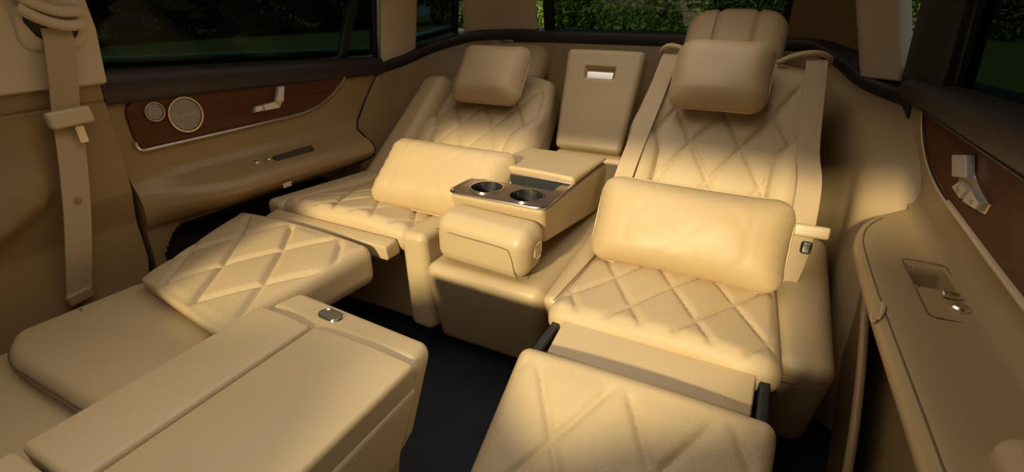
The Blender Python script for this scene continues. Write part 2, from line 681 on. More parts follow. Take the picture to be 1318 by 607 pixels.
zs = np.unique(np.concatenate([np.linspace(.13, .30, 6), np.linspace(.30, .50, 44), np.linspace(.50, .66, 30), np.linspace(.66, .84, 8)]))
G = []
arm_end = lambda y: ss(.58, .82, y) * .80 + .20
for t in np.linspace(0, 1, 110):
    row = []
    for z in zs:
        yb = float(np.interp(z, *zip(*SHUTL)))
        y = .600 + (yb - .600) * t
        x = float(np.interp(z, *zip(*PL)))
        base = -1.345
        fade = arm_end(y)
        # armrest flattens into the panel at its front end
        x = base + (x - base) * (fade if x > base else 1)
        x -= .055 * float(pocket_l(np.array(y), np.array(z)))
        up = .020 * (1 - t) * float(ss(.46, .50, z) * (1 - ss(.62, .68, z)))
        row.append((x, y, z + up))
    G.append(row)
V, F = sheet(G, False)
mbd = MB()
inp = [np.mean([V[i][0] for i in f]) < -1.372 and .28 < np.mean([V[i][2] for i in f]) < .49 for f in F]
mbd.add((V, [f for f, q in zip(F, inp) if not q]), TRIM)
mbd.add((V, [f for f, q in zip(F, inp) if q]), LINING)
# returns round the edges so that the panel has depth
Gn = np.array(G)
ed = np.stack([Gn[0], Gn[0] + np.array([-.08, 0, 0])])
mbd.add(sheet(ed, False), TRIM)
ed = np.stack([Gn[-1], Gn[-1] + np.array([-.08, 0, 0])])
mbd.add(sheet(ed, True), TRIM)
mbd.build('door_panel', d1)
part('shut_line', tube([p + np.array([0, .004, 0]) for p in Gn[-1][::4]], .0040, 6), BLACK, d1)

# belt trim of the door: dark padded top
bp = []
for y in np.linspace(.60, 1.54, 30):
    zt = .912 - (y - .60) * .055
    zb = .835 - (y - .60) * .038
    h = zt - zb
    bp.append([(-1.352, y, zb), (-1.338, y, zb + .002), (-1.330, y, zb + .15 * h), (-1.328, y, zb + .6 * h), (-1.333, y, zb + .85 * h), (-1.345, y, zt), (-1.385, y, zt + .003)])
mb = MB().add(sheet(bp, False), DARK)
for e, fl in ((bp[0], True), (bp[-1], False)):
    mb.add((np.array(e), [tuple(range(len(e)))[::-1 if fl else 1]]), DARK)
mb.build('belt_trim', d1)
# green painted sill outside the glass
part('outer_sill', rbox((.05, 1.0, .03), .01, .3, warp=tri((.05, 1, .03), [(-1.46, .58, .90), (-1.395, .58, .90), (-1.46, 1.56, .85), (-1.395, 1.56, .85),
(-1.46, .58, .935), (-1.395, .58, .940), (-1.46, 1.56, .888), (-1.395, 1.56, .893)])), GREENP, d1)
part('wall_left_outer_sill', rbox((.05, .3, .06), .008, .1, warp=tri((.05, .3, .06), [(-1.46, 1.70, .86), (-1.385, 1.70, .86), (-1.36, 1.98, .90), (-1.27, 1.95, .90),
     (-1.46, 1.70, .905), (-1.385, 1.70, .905), (-1.36, 1.98, .952), (-1.27, 1.95, .952)])), GREENP)['kind'] = 'structure'


def onL(u, v, h):  # plane of the left door panel: u = y, v = z, h inward
    return (-1.345 + h, u, v)


# wood veneer panel: straight left end, swept right end
def bez(p0, p1, p2, n=8):
    return [tuple((1 - t) ** 2 * np.array(p0) + 2 * t * (1 - t) * np.array(p1) + t * t * np.array(p2)) for t in np.linspace(0, 1, n)]


wood = bez((.636, .775), (.636, .727), (.655, .727), 5) + [(1.08, .727)] + bez((1.14, .730), (1.27, .742), (1.335, .822), 10)
wood += [(1.0, .829), (.70, .838)] + bez((.672, .839), (.640, .838), (.636, .808), 5)
part('wood_panel', slab(wood, onL, .006), WOOD, d1)
rim = [onL(u, v, .006) for u, v in bez((.636, .790), (.634, .724), (.655, .7235), 6) + [(.9, .7235), (1.08, .7235)] + bez((1.14, .7265), (1.275, .739), (1.345, .824), 12)]
strip = ribbon([np.array(p) for p in rim], .0075, .008, [(0, 0, 1)] * 0 or (1, 0, 0))
mb = MB()
path = bez((.634, .745), (.634, .7235), (.655, .7225), 5) + [(.8, .7225), (.95, .7225), (1.08, .7235)] + bez((1.14, .7265), (1.275, .739), (1.350, .825), 12)
pp = [np.array(onL(u, v, .008)) for u, v in path]
wd = [8e-3] * len(pp)
mb.add(tube(pp, .0042, 8), CHROME)
mb.build('chrome_strip', d1)

# speakers
for (cy, cz, r, nm) in ((.709, .807, .021, 'tweeter'), (.781, .787, .041, 'speaker')):
    ps = np.array([.688, .761])
    sp = part(nm, slab(circ(cy - .012, cz, r, 40), lambda u, v, h: onL(u, v, h + .005), .006, .003), GRILLE, d1)
    part('speaker_ring', ring(lambda u, v, h: onL(u, v, h + .006), cy - .012, cz, r, r * 1.09, .006), METAL2, sp)
    if nm == 'speaker':
        mk = MB()
        for k, (dy, hh, sl) in enumerate(((-.024, .008, 0), (-.019, .003, 0), (-.013, .008, 0), (-.004, .008, .5), (.004, .008, -.5), (.012, .008, 0), (.018, .003, 0), (.024, .008, 0))):
            mk.add(rbox((.001, .0015, hh), .0003, .01, warp=rigid((-1.3335, cy - .012 + dy, cz), (sl * .6, 0, 0))), METAL2)
        mk.build('speaker_mark', sp)


# seat shaped switch
def seat_switch(parent, to3, cy, cz, sc, flip=1, tilt=0.0):
    ca, sa = math.cos(tilt), math.sin(tilt)

    def T(pts):
        return [(cy + sc * (ca * a * flip - sa * b), cz + sc * (sa * a * flip + ca * b)) for a, b in pts]
    e = part('seat_switch', slab(T([(-.058, -.020), (-.052, -.008), (.012, -.004), (.030, .034), (.048, .034), (.040, -.006), (.026, -.022)])[::flip], to3, .006, .002), METAL2, parent)
    up = lambda u, v, h: to3(u, v, h + .005)
    for pts in ([(-.056, -.019), (-.050, -.005), (-.030, -.004), (-.028, -.018)], [(-.024, -.019), (-.026, -.004), (.010, -.002), (.022, -.018)], [(.014, -.001), (.030, .034), (.050, .034), (.038, -.006)]):
        part('switch_button', slab(T(pts)[::flip], up, .009, .003), SILVER, e)
    return e


seat_switch(d1, lambda u, v, h: onL(u, v, h + .005), 1.022, .780, 1.12)

# window switches, pull slot and courtesy lamp on the armrest
for y, z in ((.905, .612), (.942, .613)):
    part('window_switch', rbox((.016, .014, .010), .004, .01, warp=rigid((-1.290 - (.942 - y) * .12, y, z + .017), (0, .5, 0))), CHROME, d1)
part('pull_slot', rbox((.022, .15, .010), .005, .02, warp=rigid((-1.288, 1.035, .623), (0, 1.0, 0))), LINING, d1)
part('courtesy_lamp', rbox((.004, .030, .014), .002, .02, warp=rigid((-1.238, .95, .556), (0, 0, 0))), TONGUE, d1)

# ================================================================== LEFT PILLAR WITH BELT
pz = [(.13, -1.36), (.45, -1.35), (.56, -1.345), (.60, -1.332), (.64, -1.318), (.70, -1.31), (.80, -1.303), (.848, -1.301), (.852, -1.305), (.857, -1.301), (.890, -1.298)]
G = []
zz = np.unique(np.concatenate([np.linspace(.13, .55, 10), np.linspace(.55, .89, 50), [.848, .852, .857]]))
for t in np.linspace(0, 1, 60):
    y = -.74 + 1.325 * t
    row = []
    for z in zz:
        x = float(np.interp(z, *zip(*pz)))
        zc = .600 + .10 * max(0, y - .30) / .15 * (1 if y < .46 else 1)
        b = (1 - ss(.40, .455, y)) * math.exp(-((max(0, z - zc - .02)) / .07) ** 2) * ss(zc - .03, zc + .012, z) * .032
        row.append((x + b, min(y, .585 - 0 * z) - (0.0 if z > .45 else (.45 - z) * .25 * t), z))
    G.append(row)
G = np.array(G)
mb = MB().add(sheet(G, False), TRIM)
ed = np.stack([G[-1], G[-1] + np.array([-.08, .01, 0])])
mb.add(sheet(ed, True), TRIM)
# upper half in the lighter cloth
G2 = []
for t in np.linspace(0, 1, 20):
    y = -.74 + 1.335 * t
    G2.append([(-1.300, y, .888), (-1.288, y, .893), (-1.282, y, .92), (-1.262, y, 1.0), (-1.232, y - .02 * t, 1.15), (-1.20, y - .04 * t, 1.33)])
G2 = np.array(G2)
mb.add(sheet(G2, False), PILLAR)
ed = np.stack([G2[-1], G2[-1] + np.array([-.08, .01, 0])])
mb.add(sheet(ed, True), PILLAR)
o = mb.build('wall_left_front')
o['kind'] = 'structure'
# black strip standing in for the dark gap between pillar and door
part('trim_4', rbox((.03, .016, .70), .005, .1, warp=tri((.03, .016, .7), [(-1.46, .50, .13), (-1.41, .50, .13), (-1.46, .62, .13), (-1.41, .62, .13),
     (-1.41, .56, .93), (-1.355, .56, .93), (-1.41, .625, .93), (-1.355, .625, .93)])), BLACK)['kind'] = 'structure'

bl = empty('seat_belt', (-1.30, .43, .42), 'tan seat belt hanging on the left pillar beside the dark side window', 'seat belt', 'seat belts')
plate_to = lambda u, v, h: (-1.262 + (1.0 - v) * .24 * -1 - .004 + h, u, v)
part('belt_cover', slab(rrect(.520, 1.045, .112, .16, .026), lambda u, v, h: (-1.262 + (v - 1.0) * .20 + h - .002, u, v), .008, .004), PILLAR, bl)
part('belt_slot', slab([(.478, 1.035), (.478, 1.015), (.490, .992), (.502, .982), (.545, .980), (.556, .988), (.563, 1.000), (.54, 1.006), (.505, 1.018)],
     lambda u, v, h: (-1.262 + (v - 1.0) * .20 + h + .004, u, v), .004, .001), LINING, bl)
hood = MB()
for k, (z0, bul) in enumerate(((1.020, .016), (1.045, .012))):
    pts = [(-1.262 + (z - 1.0) * .2 + bul * abs(math.sin(PI * (y - .46) / .12)) ** .4 + .002, y, z) for y, z in
           [(.472, z0 + .022), (.488, z0 + .008), (.510, z0 - .004), (.540, z0 - .012), (.568, z0 - .010)]]
    hood.add(tube(smooth_path(pts, 4), .010, 10), PILLAR)
hood.build('belt_hood', bl)
path = smooth_path([(-1.256, .524, 1.010), (-1.252, .522, .985), (-1.256, .512, .93), (-1.278, .502, .85), (-1.279, .484, .76), (-1.285, .460, .65), (-1.300, .438, .55), (-1.330, .424, .46), (-1.335, .420, .43)], 6)
part('webbing', ribbon(path, .049, .003, (0, 1, 0)), WEB, bl)
part('anchor', rbox((.016, .054, .03), .007, .03, warp=rigid((-1.335, .420, .435), (.1, .0, 0))), TRIM, bl)
st = part('belt_tongue', rbox((.022, .078, .034), .007, .02, warp=rigid((-1.270, .500, .836), (.05, -.1, 0))), TONGUE, bl)
part('tongue_blade', slab(rrect(.508, .800, .016, .036, .004), lambda u, v, h: (-1.268 + h, u, v), .004, .001), CHROME, st)
part('stop_button', slab(circ(.465, .665, .006, 16), lambda u, v, h: (-1.281 + h, u, v), .004, .001), TRIM, bl)

# ================================================================== RIGHT DOOR
d2 = empty('door_2', (.34, .8, FZ), kind='structure')
SHUTR = [(.13, 1.24), (.50, 1.30), (.60, 1.355), (.66, 1.38), (.72, 1.50), (.80, 1.72)]
# section, z ascending outer path from under the armrest, over its top, up to the belt
PR = [(.335, .40), (.330, .48), (.290, .545), (.240, .568), (.214, .582), (.203, .598), (.201, .612), (.206, .622), (.218, .630), (.245, .634), (.285, .635), (.318, .640), (.332, .655), (.336, .680), (.332, .72), (.326, .760), (.322, .82)]
G = []
xs_, zs_ = zip(*PR)
s_ = np.concatenate([[0], np.cumsum(np.hypot(np.diff(xs_), np.diff(zs_)))])
sp = smooth_path([(x, 0, z) for x, z in PR], 12)
for t in np.linspace(0, 1, 300):
    row = []
    for q in sp:
        x, z = q[0], q[2]
        yb = float(np.interp(z, *zip(*SHUTR)))
        y = -.10 + (yb + .10) * t
        # the armrest nose is rounded in plan at its rear end
        if z < .66:
            k = ss(1.02, 1.30, y)
            lim = .20 + .13 * (1 - math.sqrt(max(0, 1 - k ** 2))) * .9
            x = max(x, lim) if x < .33 else x
        # front part rises a little
        dz = .02 * ss(.9, .3, y) if False else .03 * (1 - ss(.3, 1.0, y)) * (1 if z < .7 else max(0, 1 - (z - .7) / .05))
        if .62 < z < .66:
            uu, vv = (x - .292) + (y - .905) * .02, y - .905
            if abs(uu - .0) < .0235 and .002 < vv < .086:
                dz -= .040
        row.append((x, y, z + dz))
    G.append(row)
G = np.array(G)
mb = MB().add(sheet(G, True), DOORL_LIT)
ed = np.stack([G[-1], G[-1] + np.array([.06, .0, 0])])
mb.add(sheet(ed, False), DOORL_LIT)
mb.build('door_panel', d2)
part('shut_line', tube([p + np.array([-.001, .004, 0]) for p in G[-1][::6] if p[2] > .64], .0035, 6), BLACK, d2)


def arm_pt(y, u, h=0.0):
    """point on the right armrest top: u = x"""
    dz = .03 * (1 - float(ss(.3, 1.0, y)))
    z = float(np.interp(u, [.201, .206, .218, .245, .285, .318, .332], [.612, .622, .630, .634, .635, .640, .655]))
    return (u, y, z + dz + h)


mb = MB()
mb.add(tube([arm_pt(y, .212 + (0 if y < 1.0 else .13 * (1 - math.sqrt(max(0, 1 - ss(1.02, 1.30, y) ** 2))) * .9), .001) for y in np.linspace(0, 1.22, 60)], .0016, 6), SEAMC)
mb.build('armrest_piping', d2)


def onR(u, v, h):
    return (.326 - h, u, v)


woodr = [(.0, .725), (.60, .725), (.85, .725)] + bez((1.10, .728), (1.36, .735), (1.475, .835), 12) + [(.0, .860)]
part('wood_panel', slab(woodr, onR, .006), WOOD, d2)
pth = [(.0, .719), (.3, .719), (.60, .719), (.85, .719)] + bez((1.10, .722), (1.38, .729), (1.50, .840), 14)
part('trim_strip', tube([onR(u, v, .005) for u, v in pth], .0055, 8), PILLAR, d2)
part('chrome_strip', tube([onR(u, v, .008) for u, v in bez((1.10, .7255), (1.365, .732), (1.482, .838), 14)], .0028, 8), CHROME, d2)
bp = []
for y in np.linspace(-.1, 1.66, 40):
    zt = .952 - (max(y, .2) - .2) * .052
    zb = .850 - (max(y, .2) - .2) * .022
    h = zt - zb
    e = .02 * (1 - math.sqrt(max(0, 1 - ss(1.56, 1.66, y) ** 2)))
    bp.append([(.345, y, zb), (.312 + e, y, zb + .004), (.290 + e, y, zb + .2 * h), (.280 + e, y, zb + .5 * h), (.283 + e, y, zb + .78 * h), (.300 + e, y, zb + .95 * h), (.32, y, zt), (.40, y, zt + .003)])
part('belt_trim', sheet(bp, True), DARK, d2)
mb = MB()
mb.add(tube([(.2865, y, .850 + .102 * .25 - (max(y, .2) - .2) * .028) for y in np.linspace(0, 1.6, 20)], .0014, 6), BLACK)
mb.build('belt_seam', d2)
# seat switch on the wood
onS = lambda u, v, h: onR(u, v, h + .004)
onS2 = lambda u, v, h: onR(u, v, h + .008)
sw = part('seat_switch', slab([(1.080, .756), (1.000, .753), (.934, .762), (.929, .779), (.984, .787), (1.012, .794), (1.040, .800), (1.090, .772)][::-1], onS, .005, .002), METAL2, d2)
part('switch_button', slab([(1.087, .774), (1.021, .791), (1.061, .820), (1.129, .803)], onS2, .012, .004), SILVER, sw)
part('switch_button', slab([(1.074, .760), (1.018, .757), (1.001, .777), (1.048, .778)], onS2, .011, .004), SILVER, sw)
part('switch_button', slab([(1.005, .757), (.941, .765), (.936, .778), (.987, .783)], onS2, .011, .004), SILVER, sw)
for u, v in ((1.033, .768), (.965, .771)):
    part('button_dimple', slab(circ(u, v, .006, 16), lambda a, b, h: onR(a, b, h + .018), .003, .001), METAL2, sw)

# pull cup with switches let into the armrest
cup = part('switch_panel', slab(rrect(0, -.048, .056, .096, .010), lambda u, v, h: (.292 + u + (v) * -.02, .905 + v, .6375 + h), .003, .0015), DOORL_LIT, d2)
mb = MB()
mb.add(tube([(.292 + u - v * .02, .905 + v, .641) for u, v in rrect(0, 0, .062, .200, .012)], .0013, 6, True), SEAMC)
mb.build('panel_seam', cup)
part('window_switch', rbox((.024, .012, .008), .003, .01, warp=rigid((.302, .880, .646), (.2, 0, 0))), CHROME, cup)
part('door_button', slab(circ(.307, .846, .0125, 24), lambda u, v, h: (u, v, .640 + h), .008, .003), CHROME, cup)
part('armrest_pad', rbox((.10, .16, .05), .022, .02, warp=rigid((.298, .44, .665))), SOFT, d2)
# little pull loop at the armrest edge
part('release_loop', tube([(.206 + .0045 * math.sin(a) + .004 * math.cos(a), .812 + .026 * math.cos(a), .626 + .010 * math.sin(a)) for a in np.linspace(0, 2 * PI, 24, endpoint=False)], .003, 6, True), LEATHER, d2)
# lower panel with pocket wall
G = []
for t in np.linspace(0, 1, 30):
    y = .05 + 1.17 * t
    G.append([(.300, y, .13), (.296, y, .25), (.300, y, .36), (.310, y + .01, .44), (.322, y + .015, .50), (.335, y + .015, .50)])
part('door_pocket', sheet(G, True), TRIM, d2)
front = [(.250, 1.16, .56), (.247, 1.06, .50), (.246, .93, .42), (.246, .82, .31), (.248, .73, .13)]
back = [(.262, 1.34, .56), (.262, 1.31, .47), (.262, 1.24, .37), (.262, 1.10, .24), (.262, .98, .13)]
fa, ba = smooth_path(front, 6), smooth_path(back, 6)
G = [[a * (1 - t) + b * t + np.array([.012 * math.sin(PI * t), 0, 0]) for t in np.linspace(0, 1, 6)] for a, b in zip(fa, ba)]
wing_o = part('pocket_wing', sheet(G), TRIM, d2)
part('pocket_rim', tube(fa, .008, 10), TRIM, wing_o)

# ================================================================== SEATS
def make_seat(xc, side, cush, pan, back_v, hinge, label, otto, sd, wing=None):
    """side: +1 if the wide outer bolster is on the +x side"""
    e = empty('rear_seat', (xc, 1.15, FZ), label, 'seat', 'reclining rear seats')
    rnd = np.random.RandomState(sd)
    # ---- seat cushion (quilted pad with a rolled front edge)
    y0, y1, zt0, zt1, th = cush
    Wd, Ld = .47, (y1 - y0)
    dims = (Wd, Ld, th)

    def disp(P, N):
        u, v = P[:, 0], P[:, 1] + Ld / 2
        vv = v - (P[:, 2] - th / 2) * 1.0 * (N[:, 1] < -.3)
        g_, p_ = quilt(u, vv + .03, .135, .21)
        m = ss(.75, .99, N[:, 2]) * (1 - ss(Wd / 2 - .03, Wd / 2 - .012, np.abs(u)))
        P = P + N * ((-.0055 * g_ + .003 * p_) * m)[:, None]
        P[:, 2] += .012 * (1 - (u / (Wd / 2)) ** 2) * ss(-.1, .1, P[:, 2] + th / 2) * (N[:, 2] > 0)
        P[:, 2] += .003 * np.sin(u * 17 + v * 9) * (N[:, 2] > 0)
        return P
    x0, x1 = xc - Wd / 2, xc + Wd / 2
    c8 = [(x0, y0, zt0 - th), (x1, y0, zt0 - th), (x0 + .03, y1, zt1 - th), (x1 - .03, y1, zt1 - th), (x0, y0, zt0), (x1, y0, zt0), (x0 + .03, y1, zt1), (x1 - .03, y1, zt1)]
    pad = part('seat_cushion', rbox(dims, min(.034, th / 2 - .002), .0048, disp, tri(dims, c8), 6), PERF, e)
    for x in (x0 + .012, x1 - .012):
        if sd == 1:
          part('piping', tube([(x + (.03 if x < xc else -.03) * t, y0 + .03 + t * (y1 - y0 - .06), zt0 + (zt1 - zt0) * t + .0015) for t in np.linspace(0, 1, 8)], .0016, 6), SEAMC, pad)
    # ---- bolsters left and right
    for s in (-1, 1):
        wo = pan['wide'] if s == side else pan['narrow']
        xi, xo = xc + s * (Wd / 2 - .022), xc + s * (Wd / 2 + wo)
        zf, zb, yf, zlo = pan['zf'], pan['zb'], pan['yf'], pan['lo']
        a, b = (xi, xo) if s > 0 else (xo, xi)
        wdt = abs(xo - xi)
        dims = (wdt, .55, .3)
        xin = xc + s * (Wd / 2 - .055)
        a2, b2 = (xin, xo) if s > 0 else (xo, xin)
        c8 = [(a, yf + pan['rec'], zlo), (b, yf + pan['rec'], zlo), (a, 1.42, zlo), (b, 1.42, zlo),
              (a, yf, zf), (b, yf, zf), (a2, 1.42, zb), (b2, 1.42, zb)]
        bo = part('side_bolster', rbox(dims, min(pan['r'], wdt / 2 - .002), .03, None, tri(dims, c8), 6), LEATHER, e)
        if s == side and wo > .06:
            zz_ = zf - .055
            part('bolster_seam', tube([(xi + s * .01, yf + .002 + pan['rec'] * .14, zz_), (xi + s * .04, yf - .001 + pan['rec'] * .14, zz_), (xo - s * .03, yf + .001 + pan['rec'] * .14, zz_),
                 (xo - s * .006, yf + .02 + pan['rec'] * .14, zz_), (xo + s * .0005, yf + .06, zz_), (xo + s * .0005, yf + .2, zz_)], .0016, 6), SEAMC, bo)
    # seat base
    part('seat_base', rbox((.50, .42, .22), .02, .05, warp=rigid((xc, 1.20, FZ + .15))), LEATHER, e)
    # ---- backrest
    V = np.array(back_v, float)
    V /= np.linalg.norm(V)
    X = np.array([1., 0, 0])
    Nn = np.cross(X, V)
    L = .60
    T = .13
    dims = (.52, L, T)

    def dispb(P, N):
        u, v = P[:, 0], P[:, 1] + L / 2
        fr = ss(.2, .8, N[:, 2])
        hw = .150 + .075 * ss(.26, .40, v)
        inside = 1 - ss(-.006, .006, np.abs(u) - hw)
        g_, p_ = quilt(u, v + .02, .135, .215)
        seam = np.exp(-((np.abs(u) - hw) / .005) ** 2) * (1 - ss(.46, .52, v))
        hgt = inside * (-.0055 * g_ + .004 * p_) * (1 - ss(.50, .54, v)) - .006 * seam
        bol = (1 - inside) * .032 * np.exp(-((np.abs(u) - hw - .045) / .05) ** 2) * (1 - ss(.30, .46, v))
        P = P.copy()
        P[:, 2] += fr * (hgt + bol)
        P[:, 2] += fr * .015 * (1 - (v / L - .5) ** 2 * 4) * (1 - (u / .26) ** 2)
        # shoulders: narrower and rounded towards the top
        sc = 1.0 - .12 * ss(.30, L, v)
        P[:, 0] *= sc
        P[:, 1] -= .035 * (np.abs(u) / .26) ** 3 * ss(.45, L, v)
        return P
    o3 = np.array(hinge) + V * (L / 2) - Nn * (T / 2)
    part('backrest', rbox(dims, .035, .0048, dispb, frame(o3, X, V, Nn), 6), PERF, e)
    if wing:
        part('back_wing', rbox((.12, .50, .12), .04, .03, None, tri((.12, .5, .12), wing), 6), SOFT, e)
    # ---- headrest with two seams
    hc = np.array(hinge) + V * .70 - Nn * .075 - X * .025
    hd = (.295, .21, .11)

    def disph(P, N):
        P = P.copy()
        u = P[:, 0]
        P = P - N * (.009 * (np.exp(-((np.abs(u) - .055) / .006) ** 2)))[:, None]
        P[:, 1] -= .03 * (np.abs(u) / .147) ** 3 * (P[:, 1] > 0) * P[:, 1] / .1
        return P
    part('headrest', rbox(hd, .05, .008, disph, frame(hc, X, V, Nn), 7), SOFT, e)
    part('headrest_collar', rbox((.16, .10, .06), .02, .03, None, frame(np.array(hinge) + V * .60 - Nn * .07, X, V, Nn)), SOFT, e)
    # ---- leg rest
    t = otto
    dims = (t['w'], t['len'], t['th'])

    def dispo(P, N):
        u, v = P[:, 0], P[:, 1]
        g_, p_ = quilt(u + .02, v + .05, .17, .25, .05)
        m = ss(.3, .8, N[:, 2]) * (1 - ss(t['w'] / 2 - .03, t['w'] / 2 - .01, np.abs(u))) * (1 - ss(t['len'] / 2 - .05, t['len'] / 2 - .02, np.abs(v)))
        P = P + N * ((-.0055 * g_ + .003 * p_) * m)[:, None]
        P[:, 2] += .008 * (1 - (u / (t['w'] / 2)) ** 2) * (N[:, 2] > 0)
        return P
    leg = part('leg_rest', rbox(dims, .022, .0048, dispo, tri(dims, t['c8']), 6), PERF, e)
    part('leg_rest_flap', rbox((.43, .12, .02), .006, .05, None, tri((.43, .12, .02), t['flap']), 4), LEATHER, e)
    for b8 in t['arms']:
        part('support_bracket', rbox((.02, .2, .05), .004, .1, None, tri((.02, .2, .05), b8), 3), BLACK, e)
    return e


# right seat
xr = -.115
f_r = dict(w=.455, len=.42, th=.075,
           c8=[(xr - .2275, .33, .125), (xr + .2275, .33, .125), (xr - .2275, .745, .375), (xr + .2275, .745, .375),
               (xr - .2275, .305, .200), (xr + .2275, .305, .200), (xr - .2275, .712, .452), (xr + .2275, .712, .452)],
           flap=[(xr - .19, .765, .375), (xr + .19, .765, .375), (xr - .19, .92, .415), (xr + .19, .92, .415),
                 (xr - .19, .742, .415), (xr + .19, .742, .415), (xr - .19, .92, .452), (xr + .19, .92, .452)],
           arms=[[(x, .68, .33), (x + .02, .68, .33), (x, .95, .34), (x + .02, .95, .34), (x, .70, .425), (x + .02, .70, .425), (x, .95, .425), (x + .02, .95, .425)] for x in (xr - .215, xr + .195)])
pan_r = dict(wide=.085, narrow=.028, zf=.448, zb=.50, yf=.875, lo=.16, rec=.12, r=.035)
make_seat(xr, 1, (.835, 1.36, .458, .470, .075), pan_r, (0, .63, .77), (xr, 1.31, .44),
          'tan quilted rear seat with shoulder straps, nearer the door armrest and chrome door button', f_r, 1)

# left seat, its cushion raised and its back laid further down
xl = -.99
xlc = -1.035
f_l = dict(w=.47, len=.42, th=.07,
           c8=[(-1.20, .53, .385), (-.86, .49, .385), (-1.29, .84, .395), (-.812, .83, .395),
               (-1.215, .485, .475), (-.855, .430, .475), (-1.315, .840, .502), (-.812, .832, .502)],
           flap=[(xl - .235, .85, .46), (xl + .205, .85, .455), (xl - .235, .90, .46), (xl + .205, .90, .455),
                 (xl - .235, .845, .497), (xl + .205, .845, .495), (xl - .235, .89, .503), (xl + .205, .89, .500)],
           arms=[])
pan_l = dict(wide=.055, narrow=.05, zf=.525, zb=.49, yf=.890, lo=.23, rec=.01, r=.022)
make_seat(xl, 1, (.895, 1.36, .532, .460, .078), pan_l, (0, .80, .62), (-.95, 1.33, .44),
          'tan quilted rear seat laid further back, nearer the wood-trimmed sliding door', f_l, 2,
          [(-1.285, 1.34, .40), (-1.17, 1.36, .38), (-1.225, 1.78, .70), (-1.12, 1.78, .70), (-1.275, 1.24, .46), (-1.15, 1.26, .46), (-1.235, 1.66, .80), (-1.13, 1.67, .81)])


# ---- pillows
def pillow(name, size, T, o, X, Vv, label, cat, group, seed, m=SOFT, quilted=False, sag=.0):
    X = np.array(X, float)
    X /= np.linalg.norm(X)
    Vv = np.array(Vv, float)
    Vv -= X * (X @ Vv)
    Vv /= np.linalg.norm(Vv)
    Nn = np.cross(X, Vv)
    W, H = size
    rs = np.random.RandomState(seed)
    ph = rs.rand(8) * 6

    def disp(P, N):
        P = P.copy()
        a, b = P[:, 0] / (W / 2), P[:, 1] / (H / 2)
        puff = np.clip(1 - np.abs(a) ** 3.2, 0, 1) ** .55 * np.clip(1 - np.abs(b) ** 2.6, 0, 1) ** .5
        P[:, 2] *= .38 + .75 * puff
        # outline pulled in between the corners
        P[:, 0] *= 1 - .035 * (1 - b * b)
        P[:, 1] *= 1 - .04 * (1 - a * a)
        P[:, 2] += .003 * np.sin(a * 4 + ph[0]) * np.sin(b * 3 + ph[1])
        # little gathers near the short seams
        P[:, 2] += .0018 * np.sin(b * 22 + ph[2]) * ss(.72, .98, np.abs(a)) * np.sign(P[:, 2])
        if quilted:
            g_, p_ = quilt(P[:, 0], P[:, 1] + .02, .15, .19, .04)
            inn = 1 - ss(.56, .60, np.abs(a))
            sm = np.exp(-((np.abs(a) - .60) / .012) ** 2)
            P[:, 2] += (-.0014 * g_ * inn + .0012 * p_ * inn - .0025 * sm) * (N[:, 2] > .2)
        P[:, 1] += sag * a * a
        return P
    mb = MB()
    r = min(T / 2 * .98, .05)
    mb.add(rbox((W, H, T), r, .009, disp, frame(o, X, Vv, Nn), 6), m)
    ob = mb.build(name)
    # piping round the seam
    e = []
    for (u, v) in rrect(0, 0, W, H, min(r * 1.1, .055), 6):
        a, b = u / (W / 2), v / (H / 2)
        e.append(np.array(o) + X * (u * (1 - .035 * (1 - b * b))) + Vv * (v * (1 - .04 * (1 - a * a)) + sag * a * a))
    part('piping', tube(e, .0022, 6, True), LEATHER, ob)
    return tag(ob, label, cat, group)


def vn(lean):
    return (0, math.sin(lean), math.cos(lean))


pillow('head_pillow', (.265, .215), .105, (-.138, 1.560, .862), (1, .02, 0), vn(.62), 'plump tan neck pillow on the headrest between the two shoulder straps', 'pillow', 'neck pillows', 1)
pillow('head_pillow', (.285, .235), .105, (-.930, 1.655, .808), (1, .02, .0), vn(.66), 'tan neck pillow on the further reclined rear seat beside the side window', 'pillow', 'neck pillows', 2)
pillow('lumbar_pillow', (.445, .215), .115, (-.118, 1.135, .560), (1, .02, -.01), vn(.50), 'wide tan lumbar pillow in full view on the seat with shoulder straps', 'pillow', 'lumbar pillows', 3, quilted=True)
pillow('lumbar_pillow', (.43, .225), .115, (-.792, 1.115, .592), (1, .0, .0), vn(.82), 'wide tan lumbar pillow partly hidden behind the cup holder armrest', 'pillow', 'lumbar pillows', 4, quilted=True)

# ---- shoulder belts of the right seat
def on_back(x, v, h):
    V = np.array((0, .63, .77))
    V /= np.linalg.norm(V)
    Nn = np.cross([1., 0, 0], V)
    return np.array((0, 1.31, .44)) + np.array((x, 0, 0)) + V * v + Nn * h


b1 = empty('shoulder_strap', (-.30, 1.5, .5), 'tan shoulder strap on the seat side next to the upright centre panel', 'seat belt', 'seat belts')
pth = smooth_path([on_back(-.300, .60, -.03), on_back(-.300, .585, .014), on_back(-.312, .45, .024), on_back(-.325, .30, .042), on_back(-.335, .18, .052), on_back(-.345, .05, .045)], 6)
part('webbing', ribbon(pth, .052, .004, (1, 0, .1)), WEB, b1)
part('strap_guide', tube(smooth_path([on_back(-.25, .585, .012), on_back(-.275, .60, .028), on_back(-.315, .605, .028), on_back(-.335, .60, .0), on_back(-.31, .59, -.04)], 5), .008, 8), SOFT, b1)
b2 = empty('shoulder_strap', (.1, 1.2, .44), 'tan shoulder strap with beige tongue and latch beside the wide lumbar pillow', 'seat belt', 'seat belts')
pth = smooth_path([on_back(.09, .60, -.02), on_back(.092, .575, .022), on_back(.100, .45, .03), on_back(.110, .30, .05), (.120, 1.34, .66), (.121, 1.26, .60), (.118, 1.20, .535), (.105, 1.16, .470), (.100, 1.15, .445)], 6)
